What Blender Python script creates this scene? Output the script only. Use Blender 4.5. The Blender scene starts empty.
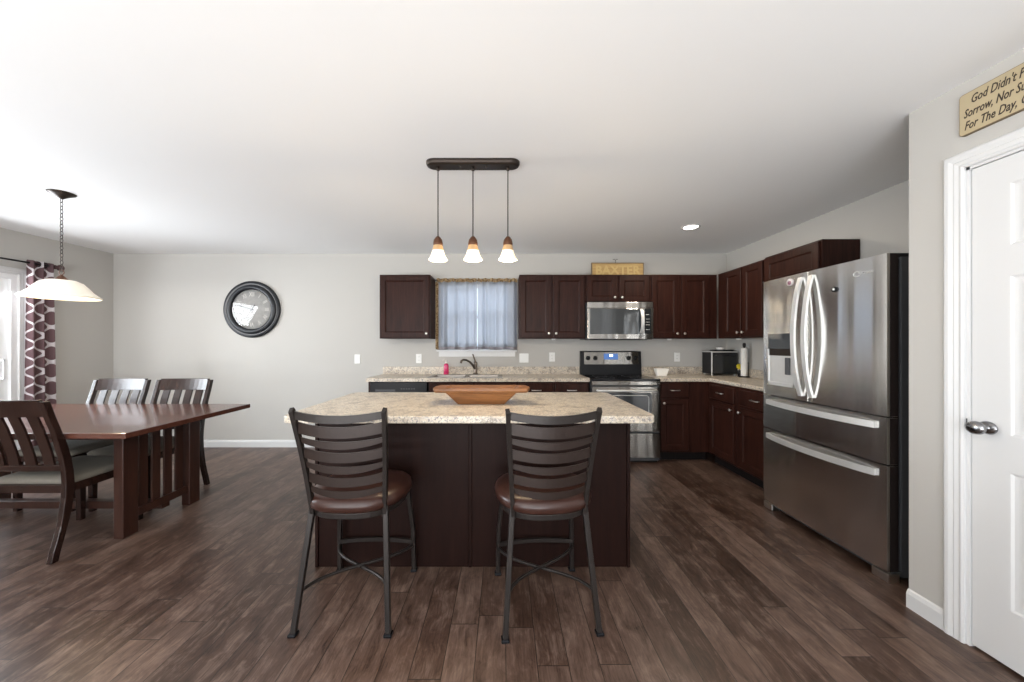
import bpy, bmesh, math, random
from mathutils import Vector, Matrix
R = random.Random(7)
SC = bpy.context.scene
COL = SC.collection
PI = math.pi

# ------------------------------------------------------------------ camera
cam_d = bpy.data.cameras.new('camera')
cam = bpy.data.objects.new('camera', cam_d); COL.objects.link(cam)
cam.location = (0, 0, 1.30); cam.rotation_euler = (PI/2, 0, 0)
cam_d.sensor_width = 36; cam_d.lens = 355/1024*36
cam_d.shift_x = 8/1024; cam_d.shift_y = 3/1024
cam_d.clip_start = 0.02
SC.camera = cam

# ------------------------------------------------------------------ world, lights, exposure
W = bpy.data.worlds.new('sky'); SC.world = W; W.use_nodes = True
bg = W.node_tree.nodes['Background']
bg.inputs[0].default_value = (0.78, 0.88, 1.0, 1); bg.inputs[1].default_value = 1.6
SC.view_settings.view_transform = 'Standard'; SC.view_settings.look = 'None'
SC.view_settings.gamma = 1.0; SC.view_settings.use_curve_mapping = False
SC.view_settings.exposure = 0.64

def area(name, loc, rot, sx, sy, power, col=(1, 1, 1)):
    l = bpy.data.lights.new(name, 'AREA'); l.shape = 'RECTANGLE'; l.size = sx; l.size_y = sy
    l.energy = power; l.color = col
    o = bpy.data.objects.new(name, l); COL.objects.link(o); o.location = loc; o.rotation_euler = rot
    return o
def point(name, loc, power, col=(1, .78, .5), r=.03):
    l = bpy.data.lights.new(name, 'POINT'); l.energy = power; l.color = col; l.shadow_soft_size = r
    o = bpy.data.objects.new(name, l); COL.objects.link(o); o.location = loc
    return o
# daylight through the living-room windows behind the camera (they face the room), tilted slightly up like ground bounce
area('daylight_front_a', (-2.9, -3.75, 1.35), (PI/2+.25, 0, 0), 2.2, 1.7, 22, (.95, .97, 1))
area('daylight_front_b', (0.3, -3.75, 1.35), (PI/2+.25, 0, 0), 2.2, 1.7, 22, (.95, .97, 1))
# daylight through the sliding patio door on the left
area('daylight_patio', (-5.25, 2.75, 1.25), (PI/2-.5, 0, -PI/2), 1.6, 1.8, 115, (.92, .96, 1))
# unseen fill panel added behind the camera, facing up to brighten the ceiling
area('ceiling_bounce_fill', (-1.7, -2.55, .45), (PI-.15, 0, 0), 5.2, 1.6, 300, (.96, .985, 1))
# daylight behind the sink window
area('daylight_kitchen', (-.34, 4.98, 1.75), (-PI/2, 0, 0), 1.2, 1.1, 24, (.86, .93, 1))

# ------------------------------------------------------------------ mesh helpers
class MB:
    def __init__(s): s.bm = bmesh.new()
    def box(s, x0, x1, y0, y1, z0, z1, bev=0, seg=2, M=None):
        g = bmesh.ops.create_cube(s.bm, size=1.0)
        vs = g['verts']
        for v in vs:
            v.co = Vector((x0+(v.co.x+.5)*(x1-x0), y0+(v.co.y+.5)*(y1-y0), z0+(v.co.z+.5)*(z1-z0)))
        if bev > 0:
            es = list({e for v in vs for e in v.link_edges})
            r = bmesh.ops.bevel(s.bm, geom=es, offset=bev, segments=seg, profile=.5, affect='EDGES')
            vs = list({v for f in r['faces'] for v in f.verts} | {v for v in vs if v.is_valid})
        if M is not None:
            for v in vs: v.co = M @ v.co
        return s
    def rings(s, rings, cap0=True, cap1=True, closed=True, smooth=False):
        rv = [[s.bm.verts.new(p) for p in r] for r in rings]
        fs = []
        for a, b in zip(rv, rv[1:]):
            n = len(a)
            for i in range(n if closed else n-1):
                j = (i+1) % n
                try: fs.append(s.bm.faces.new((a[i], a[j], b[j], b[i])))
                except ValueError: pass
        if smooth:
            for f in fs: f.smooth = True
        if cap0 and len(rv[0]) > 2: s.bm.faces.new(rv[0][::-1])
        if cap1 and len(rv[-1]) > 2: s.bm.faces.new(rv[-1])
        return s
    def lathe(s, prof, n=24, M=None, cap0=True, cap1=True, sx=1, sy=1, smooth=True):
        M = M or Matrix()
        rr = [[M @ Vector((max(r, 1e-5)*math.cos(2*PI*i/n)*sx, max(r, 1e-5)*math.sin(2*PI*i/n)*sy, z)) for i in range(n)] for r, z in prof]
        return s.rings(rr, cap0, cap1, True, smooth)
    def tube(s, pts, w, h=None, n=8, up=Vector((0, 0, 1)), closed=False, smooth=True, radii=None):
        # circular section of radius w, or rectangular w (side) x h (up) when h given
        pts = [Vector(p) for p in pts]; m = len(pts); rings = []
        prev = None
        for i, p in enumerate(pts):
            if closed: t = (pts[(i+1) % m]-pts[i-1])
            else: t = pts[min(i+1, m-1)]-pts[max(i-1, 0)]
            t = t.normalized()
            ref = up if (prev is None or h is not None) else prev
            side = t.cross(ref)
            if side.length < 1e-4: side = t.cross(Vector((0, 1, 0)))
            side.normalize(); u = side.cross(t).normalized(); prev = u
            k = radii[i] if radii else 1
            if h is None:
                rings.append([p+(side*math.cos(2*PI*j/n)+u*math.sin(2*PI*j/n))*w*k for j in range(n)])
            else:
                rings.append([p+side*a*w/2*k+u*b*h/2*k for a, b in ((-1, -1), (1, -1), (1, 1), (-1, 1))])
        if closed: rings.append(rings[0]); return s.rings(rings, False, False, True, h is None and smooth)
        return s.rings(rings, True, True, True, h is None and smooth)
    def prism(s, poly, a0, a1, axis='z'):
        def P(u, v, w): return {'z': (u, v, w), 'y': (u, w, v), 'x': (w, u, v)}[axis]
        return s.rings([[Vector(P(u, v, a0)) for u, v in poly], [Vector(P(u, v, a1)) for u, v in poly]])
    def panel(s, x0, x1, z0, z1, steps):
        # nested rectangles facing -Y: steps = [(inset, y), ...]
        rr = [[Vector((x0+i, y, z0+i)), Vector((x1-i, y, z0+i)), Vector((x1-i, y, z1-i)), Vector((x0+i, y, z1-i))] for i, y in steps]
        return s.rings(rr)
    def frame(s, x0, x1, z0, z1, w, y0, y1, wz=None):
        wz = wz or w
        o = [(x0, z0), (x1, z0), (x1, z1), (x0, z1)]; i = [(x0+w, z0+wz), (x1-w, z0+wz), (x1-w, z1-wz), (x0+w, z1-wz)]
        rr = [[Vector((x, y, z)) for x, z in p] for p, y in ((o, y0), (o, y1), (i, y1), (i, y0), (o, y0))]
        return s.rings(rr, False, False)
    def xf(s, M):
        bmesh.ops.transform(s.bm, matrix=M, verts=s.bm.verts[:]); return s
    def obj(s, name, m, parent=None, loc=None, M=None, rot=None):
        bmesh.ops.remove_doubles(s.bm, verts=s.bm.verts[:], dist=1e-6)
        bmesh.ops.recalc_face_normals(s.bm, faces=s.bm.faces[:])
        me = bpy.data.meshes.new(name); s.bm.to_mesh(me); s.bm.free()
        me.materials.append(m)
        o = bpy.data.objects.new(name, me); COL.objects.link(o)
        if parent is not None: o.parent = parent
        if loc is not None: o.location = loc
        if rot is not None: o.rotation_euler = rot
        return o
def bevel_mod(o, w, seg=2):
    m = o.modifiers.new('bevel', 'BEVEL'); m.width = w; m.segments = seg; m.limit_method = 'ANGLE'; m.angle_limit = .6
    return o
def smooth(o, ang=.5):
    for p in o.data.polygons: p.use_smooth = True
    o.data.set_sharp_from_angle(angle=ang); return o
def thing(name, label, cat, loc=(0, 0, 0), rz=0, group=None):
    o = bpy.data.objects.new(name, None); COL.objects.link(o); o.empty_display_size = .1
    o.location = loc; o.rotation_euler = (0, 0, rz)
    return tag(o, label, cat, group)
def tag(o, label, cat, group=None):
    o['label'] = label; o['category'] = cat
    if group: o['group'] = group
    return o
def struct(o): o['kind'] = 'structure'; return o
def dup(root, loc, rz, label, group=None):
    r = root.copy(); COL.objects.link(r); r.location = loc; r.rotation_euler = (0, 0, rz); r['label'] = label
    if group: r['group'] = group
    for ch in list(root.children):
        c = ch.copy(); COL.objects.link(c); c.parent = r
        for g in ch.children:
            d = g.copy(); COL.objects.link(d); d.parent = c
    return r
def text_mesh(s, size, ext, shear=0, bold=0.0, align='LEFT', width=None, height=1.0):
    c = bpy.data.curves.new('t', 'FONT'); c.body = s; c.size = size; c.extrude = ext; c.shear = shear; c.offset = bold
    c.align_x = align; c.resolution_u = 2
    o = bpy.data.objects.new('t', c); COL.objects.link(o)
    bpy.context.view_layer.update()
    me = bpy.data.meshes.new_from_object(o.evaluated_get(bpy.context.evaluated_depsgraph_get()))
    bpy.data.objects.remove(o); bpy.data.curves.remove(c)
    return me
def text_into(mb, me, M):
    b = bmesh.new(); b.from_mesh(me); bmesh.ops.transform(b, matrix=M, verts=b.verts[:])
    t = bpy.data.meshes.new('t'); b.to_mesh(t); b.free(); mb.bm.from_mesh(t); bpy.data.meshes.remove(t)

# ------------------------------------------------------------------ materials
class NT:
    def __init__(s, name):
        s.m = bpy.data.materials.new(name); s.m.use_nodes = True; s.t = s.m.node_tree
        s.p = s.t.nodes['Principled BSDF']; s.out = s.t.nodes['Material Output']
    def n(s, typ, **kw):
        x = s.t.nodes.new(typ)
        for k, v in kw.items(): setattr(x, k, v)
        return x
    def l(s, a, b): s.t.links.new(a, b)
    def val(s, inp, v):
        if isinstance(v, bpy.types.NodeSocket): s.l(v, inp)
        else: inp.default_value = v
    def math(s, op, a, b=0.0):
        x = s.n('ShaderNodeMath', operation=op); s.val(x.inputs[0], a); s.val(x.inputs[1], b); return x.outputs[0]
    def noise(s, vec, scale, detail=4, rough=.6):
        x = s.n('ShaderNodeTexNoise'); s.l(vec, x.inputs['Vector']); x.inputs['Scale'].default_value = scale
        x.inputs['Detail'].default_value = detail; x.inputs['Roughness'].default_value = rough; return x.outputs['Fac']
    def mapping(s, vec, scale, loc=(0, 0, 0)):
        x = s.n('ShaderNodeMapping'); s.l(vec, x.inputs[0]); x.inputs['Scale'].default_value = scale; x.inputs['Location'].default_value = loc
        return x.outputs[0]
    def coord(s, which='Object'):
        return s.n('ShaderNodeTexCoord').outputs[which]
    def ramp(s, fac, stops, interp='LINEAR'):
        x = s.n('ShaderNodeValToRGB'); s.l(fac, x.inputs[0]); e = x.color_ramp.elements; x.color_ramp.interpolation = interp
        while len(e) < len(stops): e.new(.5)
        for el, (p, c) in zip(e, stops): el.position = p; el.color = (*c, 1)
        return x.outputs[0]
    def mix(s, fac, a, b, typ='MIX'):
        x = s.n('ShaderNodeMix', data_type='RGBA', blend_type=typ)
        s.val(x.inputs[0], fac)
        for i, v in ((6, a), (7, b)):
            if isinstance(v, bpy.types.NodeSocket): s.l(v, x.inputs[i])
            else: x.inputs[i].default_value = (*v, 1)
        return x.outputs[2]
    def bump(s, h, strength=.1, dist=.01):
        x = s.n('ShaderNodeBump'); s.l(h, x.inputs['Height']); x.inputs['Strength'].default_value = strength; x.inputs['Distance'].default_value = dist
        s.l(x.outputs[0], s.p.inputs['Normal'])
    def base(s, c):
        if isinstance(c, bpy.types.NodeSocket): s.l(c, s.p.inputs['Base Color'])
        else: s.p.inputs['Base Color'].default_value = (*c, 1)
    def set(s, rough=.5, metal=0, spec=.5, coat=0):
        s.val(s.p.inputs['Roughness'], rough); s.p.inputs['Metallic'].default_value = metal
        s.p.inputs['Specular IOR Level'].default_value = spec; s.p.inputs['Coat Weight'].default_value = coat
        return s
def plain(name, c, rough=.5, metal=0, spec=.5, nscale=30, namt=.06, coat=0):
    t = NT(name); f = t.noise(t.coord(), nscale)
    t.base(t.mix(f, tuple(x*(1-namt) for x in c), tuple(min(1, x*(1+namt)) for x in c)))
    t.set(rough, metal, spec, coat); return t.m
def emissive(name, c, strength, base=(.9, .85, .75)):
    t = NT(name); t.base(base); t.set(.4)
    t.p.inputs['Emission Color'].default_value = (*c, 1); t.p.inputs['Emission Strength'].default_value = strength; return t.m
def wood(name, dark, light, axis=0, scale=1.0, rough=.4, coat=0, spec=.5):
    t = NT(name); v = t.coord()
    sc = [22*scale]*3; sc[axis] = 1.6*scale
    f = t.noise(t.mapping(v, tuple(sc)), 1.0, 6, .65)
    g = t.noise(t.mapping(v, tuple(x*4 for x in sc)), 1.0, 3, .5)
    f2 = t.math('ADD', t.math('MULTIPLY', f, .75), t.math('MULTIPLY', g, .25))
    t.base(t.ramp(f2, [(.3, dark), (.7, light)])); t.set(rough, 0, spec, coat)
    t.bump(f2, .04, .005); return t.m

def wall_mat(name, c):
    t = NT(name); v = t.coord(); f = t.noise(v, 1.2, 2); g = t.noise(v, 220, 2)
    t.base(t.mix(f, tuple(x*.985 for x in c), c)); t.set(.75, 0, .3); t.bump(g, .05, .002); return t.m

def floor_mat():
    t = NT('hardwood_planks'); pos = t.coord('Object')
    sx = t.n('ShaderNodeSeparateXYZ'); t.l(pos, sx.inputs[0]); x, y = sx.outputs[0], sx.outputs[1]
    WD, LN = .127, 1.05
    u = t.math('DIVIDE', t.math('ADD', x, 50.03), WD); row = t.math('FLOOR', u); fu = t.math('FRACT', u)
    wn = t.n('ShaderNodeTexWhiteNoise', noise_dimensions='1D'); t.l(row, wn.inputs['W'])
    vv = t.math('ADD', t.math('DIVIDE', t.math('ADD', y, 50), LN), t.math('MULTIPLY', wn.outputs[0], 7.3))
    pl = t.math('FLOOR', vv); fv = t.math('FRACT', vv)
    cb = t.n('ShaderNodeCombineXYZ'); t.l(row, cb.inputs[0]); t.l(pl, cb.inputs[1])
    w2 = t.n('ShaderNodeTexWhiteNoise', noise_dimensions='2D'); t.l(cb.outputs[0], w2.inputs['Vector'])
    # grain coordinates shifted per plank
    off = t.n('ShaderNodeVectorMath', operation='MULTIPLY_ADD'); t.l(w2.outputs['Color'], off.inputs[0]); off.inputs[1].default_value = (40, 40, 40); t.l(pos, off.inputs[2])
    gv = off.outputs[0]
    wv = t.n('ShaderNodeVectorMath', operation='MULTIPLY_ADD')
    wn3 = t.n('ShaderNodeTexNoise'); t.l(t.mapping(gv, (3, 3, 1)), wn3.inputs['Vector']); wn3.inputs['Scale'].default_value = 2.0
    t.l(wn3.outputs['Color'], wv.inputs[0]); wv.inputs[1].default_value = (.09, .25, 0); t.l(gv, wv.inputs[2]); gw = wv.outputs[0]
    g1 = t.noise(t.mapping(gw, (30, 3.5, 1)), 1.0, 7, .70)
    g2 = t.noise(t.mapping(gw, (11, 5.5, 1)), 1.0, 6, .70)
    g3 = t.noise(t.mapping(gv, (150, 10, 1)), 1.0, 3, .65)
    fine = t.math('ADD', t.math('ADD', t.math('MULTIPLY', g1, .34), t.math('MULTIPLY', g2, .46)), t.math('MULTIPLY', g3, .2))
    tone = t.ramp(w2.outputs['Value'], [(0, (.055, .029, .0195)), (.35, (.083, .047, .034)), (.7, (.103, .061, .045)), (1, (.130, .081, .061))])
    gr = t.ramp(fine, [(.36, (.26, .22, .20)), (.49, (.95, .95, .95)), (.64, (1.0, 1.0, 1.0)), (.74, (1.0, 1.0, 1.0))])
    c = t.mix(1.0, tone, gr, 'MULTIPLY')
    c = t.mix(t.math('MULTIPLY', t.math('SUBTRACT', fine, .50), 4.2), c, (.27, .19, .15))
    # grooves
    du = t.math('MULTIPLY', t.math('MINIMUM', fu, t.math('SUBTRACT', 1, fu)), WD)
    dv = t.math('MULTIPLY', t.math('MINIMUM', fv, t.math('SUBTRACT', 1, fv)), LN)
    d = t.math('MINIMUM', du, dv)
    gm = t.math('LESS_THAN', d, .0020)
    c = t.mix(t.math('MULTIPLY', gm, .75), c, (.012, .008, .006))
    t.base(c); t.set(t.math('ADD', .28, t.math('MULTIPLY', g1, .18)), 0, .42)
    hh = t.math('SUBTRACT', t.math('MULTIPLY', fine, .5), t.math('MULTIPLY', gm, .6))
    t.bump(hh, .22, .006)
    return t.m

def granite():
    t = NT('speckled_granite'); v = t.coord()
    a = t.noise(v, 14, 5, .7); b = t.noise(v, 70, 4, .75); c3 = t.noise(v, 160, 2, .6)
    c = t.ramp(a, [(.36, (.30, .25, .20)), (.46, (.54, .46, .36)), (.56, (.68, .60, .48)), (.7, (.48, .43, .38))])
    c = t.mix(t.ramp(b, [(.52, (0, 0, 0)), (.60, (1, 1, 1))]), c, (.20, .18, .18))
    c = t.mix(t.ramp(c3, [(.60, (0, 0, 0)), (.68, (1, 1, 1))]), c, (.78, .74, .68))
    t.base(c); t.set(.32, 0, .5); return t.m

def steel(name, axis=2, c=(.82, .81, .79), rough=.22, amt=.5):
    t = NT(name); v = t.coord(); sc = [90]*3; sc[axis] = 1.5
    f = t.noise(t.mapping(v, tuple(sc)), 1.0, 2)
    t.base(t.mix(f, tuple(x*.97 for x in c), tuple(min(1, x*1.02) for x in c)))
    t.set(t.math('ADD', rough-.04, t.math('MULTIPLY', f, .05)), 1.0)
    t.p.inputs['Anisotropic'].default_value = .88
    tg = t.n('ShaderNodeCombineXYZ'); tg.inputs[2].default_value = 1.0; t.l(tg.outputs[0], t.p.inputs['Tangent'])
    w = t.noise(t.mapping(v, (5.0, 5.0, .35)), 1.0, 1); t.bump(w, .45, .03)
    return t.m

def clear_glass(name, tint=(1, 1, 1), refl=.08):
    t = NT(name); nt = t.t
    tr = t.n('ShaderNodeBsdfTransparent'); tr.inputs[0].default_value = (*tint, 1)
    gl = t.n('ShaderNodeBsdfGlossy'); gl.inputs['Roughness'].default_value = .02
    fr = t.n('ShaderNodeFresnel'); fr.inputs[0].default_value = 1.45
    mx = t.n('ShaderNodeMixShader'); t.l(fr.outputs[0], mx.inputs[0]); t.l(tr.outputs[0], mx.inputs[1]); t.l(gl.outputs[0], mx.inputs[2])
    t.l(mx.outputs[0], t.out.inputs[0]); return t.m

def sheer(name, c, trans=.5, patch=None):
    t = NT(name); df = t.n('ShaderNodeBsdfDiffuse'); tl = t.n('ShaderNodeBsdfTranslucent')
    col = patch(t) if patch else None
    for b in (df, tl):
        if col is not None: t.l(col, b.inputs[0])
        else: b.inputs[0].default_value = (*c, 1)
    mx = t.n('ShaderNodeMixShader'); mx.inputs[0].default_value = trans
    t.l(df.outputs[0], mx.inputs[1]); t.l(tl.outputs[0], mx.inputs[2]); t.l(mx.outputs[0], t.out.inputs[0]); return t.m

def trellis(t):
    v = t.coord('Object'); s = t.n('ShaderNodeSeparateXYZ'); t.l(v, s.inputs[0])
    a = t.math('COSINE', t.math('MULTIPLY', s.outputs[1], 2*PI/.135)); b = t.math('COSINE', t.math('MULTIPLY', s.outputs[2], 2*PI/.185))
    f = t.math('ADD', a, b)
    ln = t.math('LESS_THAN', t.math('ABSOLUTE', t.math('SUBTRACT', f, .12)), .34)
    return t.mix(ln, (.20, .125, .135), (.78, .74, .76))

M = dict(
    wall=wall_mat('greige_wall_paint', (.495, .48, .454)),
    ceil=wall_mat('white_ceiling_paint', (.87, .87, .872)),
    white=plain('white_semi_gloss_paint', (.66, .66, .66), .4, nscale=5, namt=.01),
    vinyl=plain('white_vinyl', (.85, .86, .87), .35, namt=.01),
    floor=floor_mat(), granite=granite(),
    cab=wood('espresso_cabinet_wood', (.0135, .0042, .0030), (.042, .0140, .0092), 2, 1.0, .40, 0, .16),
    isl=wood('espresso_island_panel', (.0095, .0036, .0028), (.019, .0076, .0056), 2, .8, .45, 0, .12),
    cabin=plain('dark_cabinet_interior', (.012, .007, .006), .6),
    toe=plain('black_toe_kick', (.009, .007, .007), .6, 0, .15),
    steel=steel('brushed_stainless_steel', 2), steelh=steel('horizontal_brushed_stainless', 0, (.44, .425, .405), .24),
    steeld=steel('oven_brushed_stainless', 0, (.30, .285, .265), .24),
    hand=plain('satin_handle_steel', (.72, .72, .71), .48, .6),
    nickel=plain('brushed_nickel', (.70, .68, .65), .28, 1),
    fcase=plain('grey_appliance_case', (.065, .067, .072), .5),
    gasket=plain('dark_gasket', (.016, .011, .010), .6, 0, .2),
    black=plain('black_gloss_enamel', (.006, .006, .008), .14, 0, .3),
    blackm=plain('black_satin_plastic', (.009, .009, .011), .35, 0, .22),
    bglass=plain('black_oven_glass', (.018, .02, .022), .05, coat=.3),
    wglass=plain('smoked_oven_glass', (.05, .055, .06), .06, coat=.5),
    iron=plain('dark_bronze_metal', (.026, .021, .019), .36, .3, .35, nscale=60, namt=.2),
    slat=plain('brown_bronze_slat', (.026, .0165, .0135), .36, .2, .3, nscale=60, namt=.15),
    leather=plain('brown_leather', (.040, .0155, .011), .30, 0, .45, nscale=90, namt=.25),
    bronze=plain('oil_rubbed_bronze', (.045, .034, .028), .42, .7),
    copper=plain('copper_brown_cap', (.11, .045, .022), .4, .5),
    table=wood('mahogany_table_wood', (.050, .016, .010), (.11, .040, .026), 0, 1.0, .24, .2),
    tableleg=wood('mahogany_leg_wood', (.024, .0085, .006), (.050, .019, .012), 2, 1.0, .32),
    chair=wood('dark_walnut_chair_wood', (.0135, .006, .0048), (.030, .0135, .010), 2, 1.2, .22, 0, .5),
    fabric=plain('woven_taupe_fabric', (.17, .155, .13), .9, nscale=260, namt=.35, spec=.2),
    bowl=wood('carved_acacia_wood', (.10, .032, .008), (.31, .13, .04), 0, 1.3, .45),
    plate=plain('white_plastic_plate', (.82, .82, .80), .35, namt=.01),
    slot=plain('dark_slot', (.05, .05, .05), .5),
    clockframe=plain('charcoal_clock_frame', (.012, .014, .018), .35, 0, .4),
    clockrim=plain('worn_grey_rim', (.17, .17, .175), .4),
    clockface=plain('aged_grey_dial', (.50, .495, .485), .6, 0, .5, nscale=22, namt=.30),
    numeral=plain('pale_dial_numeral', (.80, .79, .76), .6),
    handm=plain('dark_clock_hand', (.02, .02, .02), .4),
    signboard=plain('antique_cream_board', (.44, .36, .225), .7, nscale=9, namt=.10),
    signedge=plain('brown_board_edge', (.20, .15, .09), .7),
    ink=plain('dark_brown_ink', (.035, .024, .016), .7),
    gold=wood('weathered_golden_wood', (.28, .165, .055), (.56, .38, .15), 0, 2.0, .6),
    goldl=plain('pale_gold_letters', (.52, .37, .15), .6),
    pink=plain('pink_dish_soap', (.62, .03, .14), .2, coat=.4),
    faucet=plain('brushed_bronze_faucet', (.18, .15, .125), .3, .9),
    sinkst=plain('sink_stainless', (.26, .24, .22), .38, 1),
    paper=plain('white_paper_towel', (.84, .83, .80), .9, nscale=120, namt=.04),
    ceramic=plain('white_ceramic', (.84, .82, .78), .25, namt=.01),
    yellow=plain('yellow_petals', (.72, .58, .03), .6),
    doorkn=plain('pewter_knob', (.30, .30, .31), .24, 1),
    rod=plain('black_curtain_rod', (.018, .016, .018), .4, .4),
    finial=plain('wine_brown_finial', (.07, .028, .03), .4),
    ground=plain('patio_concrete', (.42, .42, .40), .9, nscale=3, namt=.15),
    lit=emissive('lamp_lens', (1, .93, .82), 9),
    shade=emissive('lit_alabaster_glass', (1, .82, .56), .13),
    mini=emissive('lit_amber_glass', (1, .77, .42), .36),
    minitop=plain('amber_glass_neck', (.52, .33, .16), .35),
    disp=emissive('oven_clock_display', (.15, .35, .9), .35, (.01, .012, .03)),
    digit=emissive('lit_display_digits', (.75, .9, 1), 3),
    glass=clear_glass('window_glass', (.97, .99, 1)),
    cglass=clear_glass('clock_glass'),
    magnet=plain('plum_enamel', (.28, .12, .17), .4), magnetw=plain('pearl_enamel', (.72, .66, .66), .3),
    puck=plain('white_puck', (.8, .8, .78), .4),
    drape=sheer('trellis_print_drape', None, .38, trellis),
    sheer=sheer('pale_grey_sheer', (.52, .54, .58), .55),
    hem=sheer('tan_print_hem', None, .30, lambda t: t.ramp(t.noise(t.coord(), 55, 3), [(.42, (.20, .12, .06)), (.55, (.62, .47, .28)), (.68, (.25, .16, .10))])),
    lowhem=sheer('grey_hem', (.36, .34, .36), .3),
)

# ------------------------------------------------------------------ room shell
D, XL, XR, XN, YN, YF, H = 4.48, -4.93, 2.81, 2.005, 1.758, -3.6, 2.44
def wall_with_holes(a0, a1, b0, b1, holes):
    # plane rectangle [a0,a1]x[b0,b1] minus holes -> list of rects
    out = []; cur = a0
    for (h0, h1, z0, z1) in sorted(holes):
        out.append((cur, h0, b0, b1))
        if z0 > b0: out.append((h0, h1, b0, z0))
        if z1 < b1: out.append((h0, h1, z1, b1))
        cur = h1
    out.append((cur, a1, b0, b1)); return out
T = .12
mb = MB(); mb.box(XL-T, XR+T, YF-T, D+T, -.1, 0); struct(mb.obj('floor', M['floor']))
mb = MB(); mb.box(XL-T, XR+T, YF-T, D+T, H, H+.1); struct(mb.obj('ceiling', M['ceil']))
WIN = (-.80, .12, 1.225, 2.06)
mb = MB()
for a0, a1, z0, z1 in wall_with_holes(XL-T, XR+T, 0, H, [WIN]): mb.box(a0, a1, D, D+T, z0, z1)
struct(mb.obj('wall_back', M['wall']))
SL = (1.75, 3.60, .0, 2.0)
mb = MB()
for a0, a1, z0, z1 in wall_with_holes(YF, D, 0, H, [SL]): mb.box(XL-T, XL, a0, a1, z0, z1)
struct(mb.obj('wall_left', M['wall']))
mb = MB(); mb.box(XR, XR+T, YN, D, 0, H); struct(mb.obj('wall_right', M['wall']))
DR = (.765, 1.54, 0, 2.064)
mb = MB()
for a0, a1, z0, z1 in wall_with_holes(YF, YN, 0, H, [DR]): mb.box(XN, XN+.11, a0, a1, z0, z1)
mb.box(XN+.11, XR+T, YN-.11, YN, 0, H)
struct(mb.obj('wall_pantry', M['wall']))
FW = [(-4.0, -1.8, .6, 2.1), (-.8, 1.4, .6, 2.1)]
mb = MB()
for a0, a1, z0, z1 in wall_with_holes(XL-T, XR, 0, H, FW): mb.box(a0, a1, YF-T, YF, z0, z1)
struct(mb.obj('wall_front', M['wall']))
for i, (a0, a1, z0, z1) in enumerate(FW):
    mb = MB()
    mb.frame(a0, a1, z0, z1, .06, YF-.09, YF-.03); mb.box((a0+a1)/2-.03, (a0+a1)/2+.03, YF-.085, YF-.035, z0+.06, z1-.06)
    struct(mb.obj('window_%d' % (i+2), M['vinyl']))
# far inside of the pantry behind the white door keeps daylight out
mb = MB(); mb.box(XN+.8, XN+.9, YF, YN-.11, 0, H); struct(mb.obj('wall_closet', M['wall']))
mb = MB(); mb.box(-16, 12, -14, 18, -.25, -.12); struct(mb.obj('ground', M['ground']))

# baseboards
def base_prof(mb, x0, x1, y):  # along X, face at y-(thickness)
    mb.rings([[Vector((x, y, 0)), Vector((x, y-.014, 0)), Vector((x, y-.014, .068)), Vector((x, y-.008, .085)), Vector((x, y, .09))] for x in (x0, x1)])
mb = MB(); base_prof(mb, XL, -1.48, D); struct(mb.obj('baseboard_back', M['white']))
mb = MB(); base_prof(mb, 0, D-SL[1]-.075, 0); struct(mb.obj('baseboard_left', M['white'], loc=(XL, SL[1]+.075, 0), rot=(0, 0, PI/2)))
mb = MB(); base_prof(mb, 0, YN-1.61, 0); base_prof(mb, 1.78-.002+.02, YN-YF, 0)
struct(mb.obj('baseboard_pantry', M['white'], loc=(XN, YN, 0), rot=(0, 0, -PI/2)))
mb = MB(); base_prof(mb, 0, .8, 0); struct(mb.obj('baseboard_return', M['white'], loc=(XR, YN, 0), rot=(0, 0, PI)))

# ------------------------------------------------------------------ pantry door (6 panels) and casing
# local frame: +x runs along world -Y, front faces world -X
RZ = -PI/2
dw, dh = DR[1]-DR[0], DR[3]
def casing(mb, w, h, cw=.07, th=.018):
    prof = [(0, 0), (0, .010), (.008, .014), (.016, .012), (.03, .015), (.034, .013), (.05, th), (.062, th), (cw, .012), (cw, 0)]
    # left, top, right as mitred loft
    path = [((0, 0), (-1, 0)), ((0, h), (-1, 1)), ((w, h), (1, 1)), ((w, 0), (1, 0))]
    rings = [[Vector((px+dx*o, -t, pz+dz*o)) for o, t in prof] for (px, pz), (dx, dz) in path]
    mb.rings(rings)
mb = MB(); casing(mb, dw, dh); 
mb.box(0, .012, 0, .11, 0, dh); mb.box(dw-.012, dw, 0, .11, 0, dh); mb.box(0, dw, 0, .11, dh-.012, dh)
mb.box(.012, .024, .045, .06, 0, dh-.012); mb.box(dw-.024, dw-.012, .045, .06, 0, dh-.012)
struct(mb.obj('trim_1', M['white'], loc=(XN, DR[1], 0), rot=(0, 0, RZ)))
x0, x1, z0, z1 = .015, dw-.015, .012, dh-.015
door = MB()
st = .112; mid = (x0+x1)/2
cols = [(x0+st, mid-.045), (mid+.045, x1-st)]
rows = [(.235, .79), (.93, 1.575), (1.69, 1.945)]
bars_x = [(x0, x0+st), (mid-.045, mid+.045), (x1-st, x1)]
for a, b in bars_x: door.box(a, b, .006, .041, z0, z1)
zc = [(z0, rows[0][0]), (rows[0][1], rows[1][0]), (rows[1][1], rows[2][0]), (rows[2][1], z1)]
for a, b in zc:
    for c, d in cols: door.box(c, d, .006, .041, a, b)
for a, b in rows:
    for c, d in cols:
        door.panel(c, d, a, b, [(0, .034), (0, .006), (.004, .0065), (.012, .0115), (.022, .0125), (.030, .0125), (.060, .0085), (.062, .0085)])
dd = door.obj('door_1', M['white'], loc=(XN, DR[1], 0), rot=(0, 0, RZ)); struct(dd)
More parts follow.
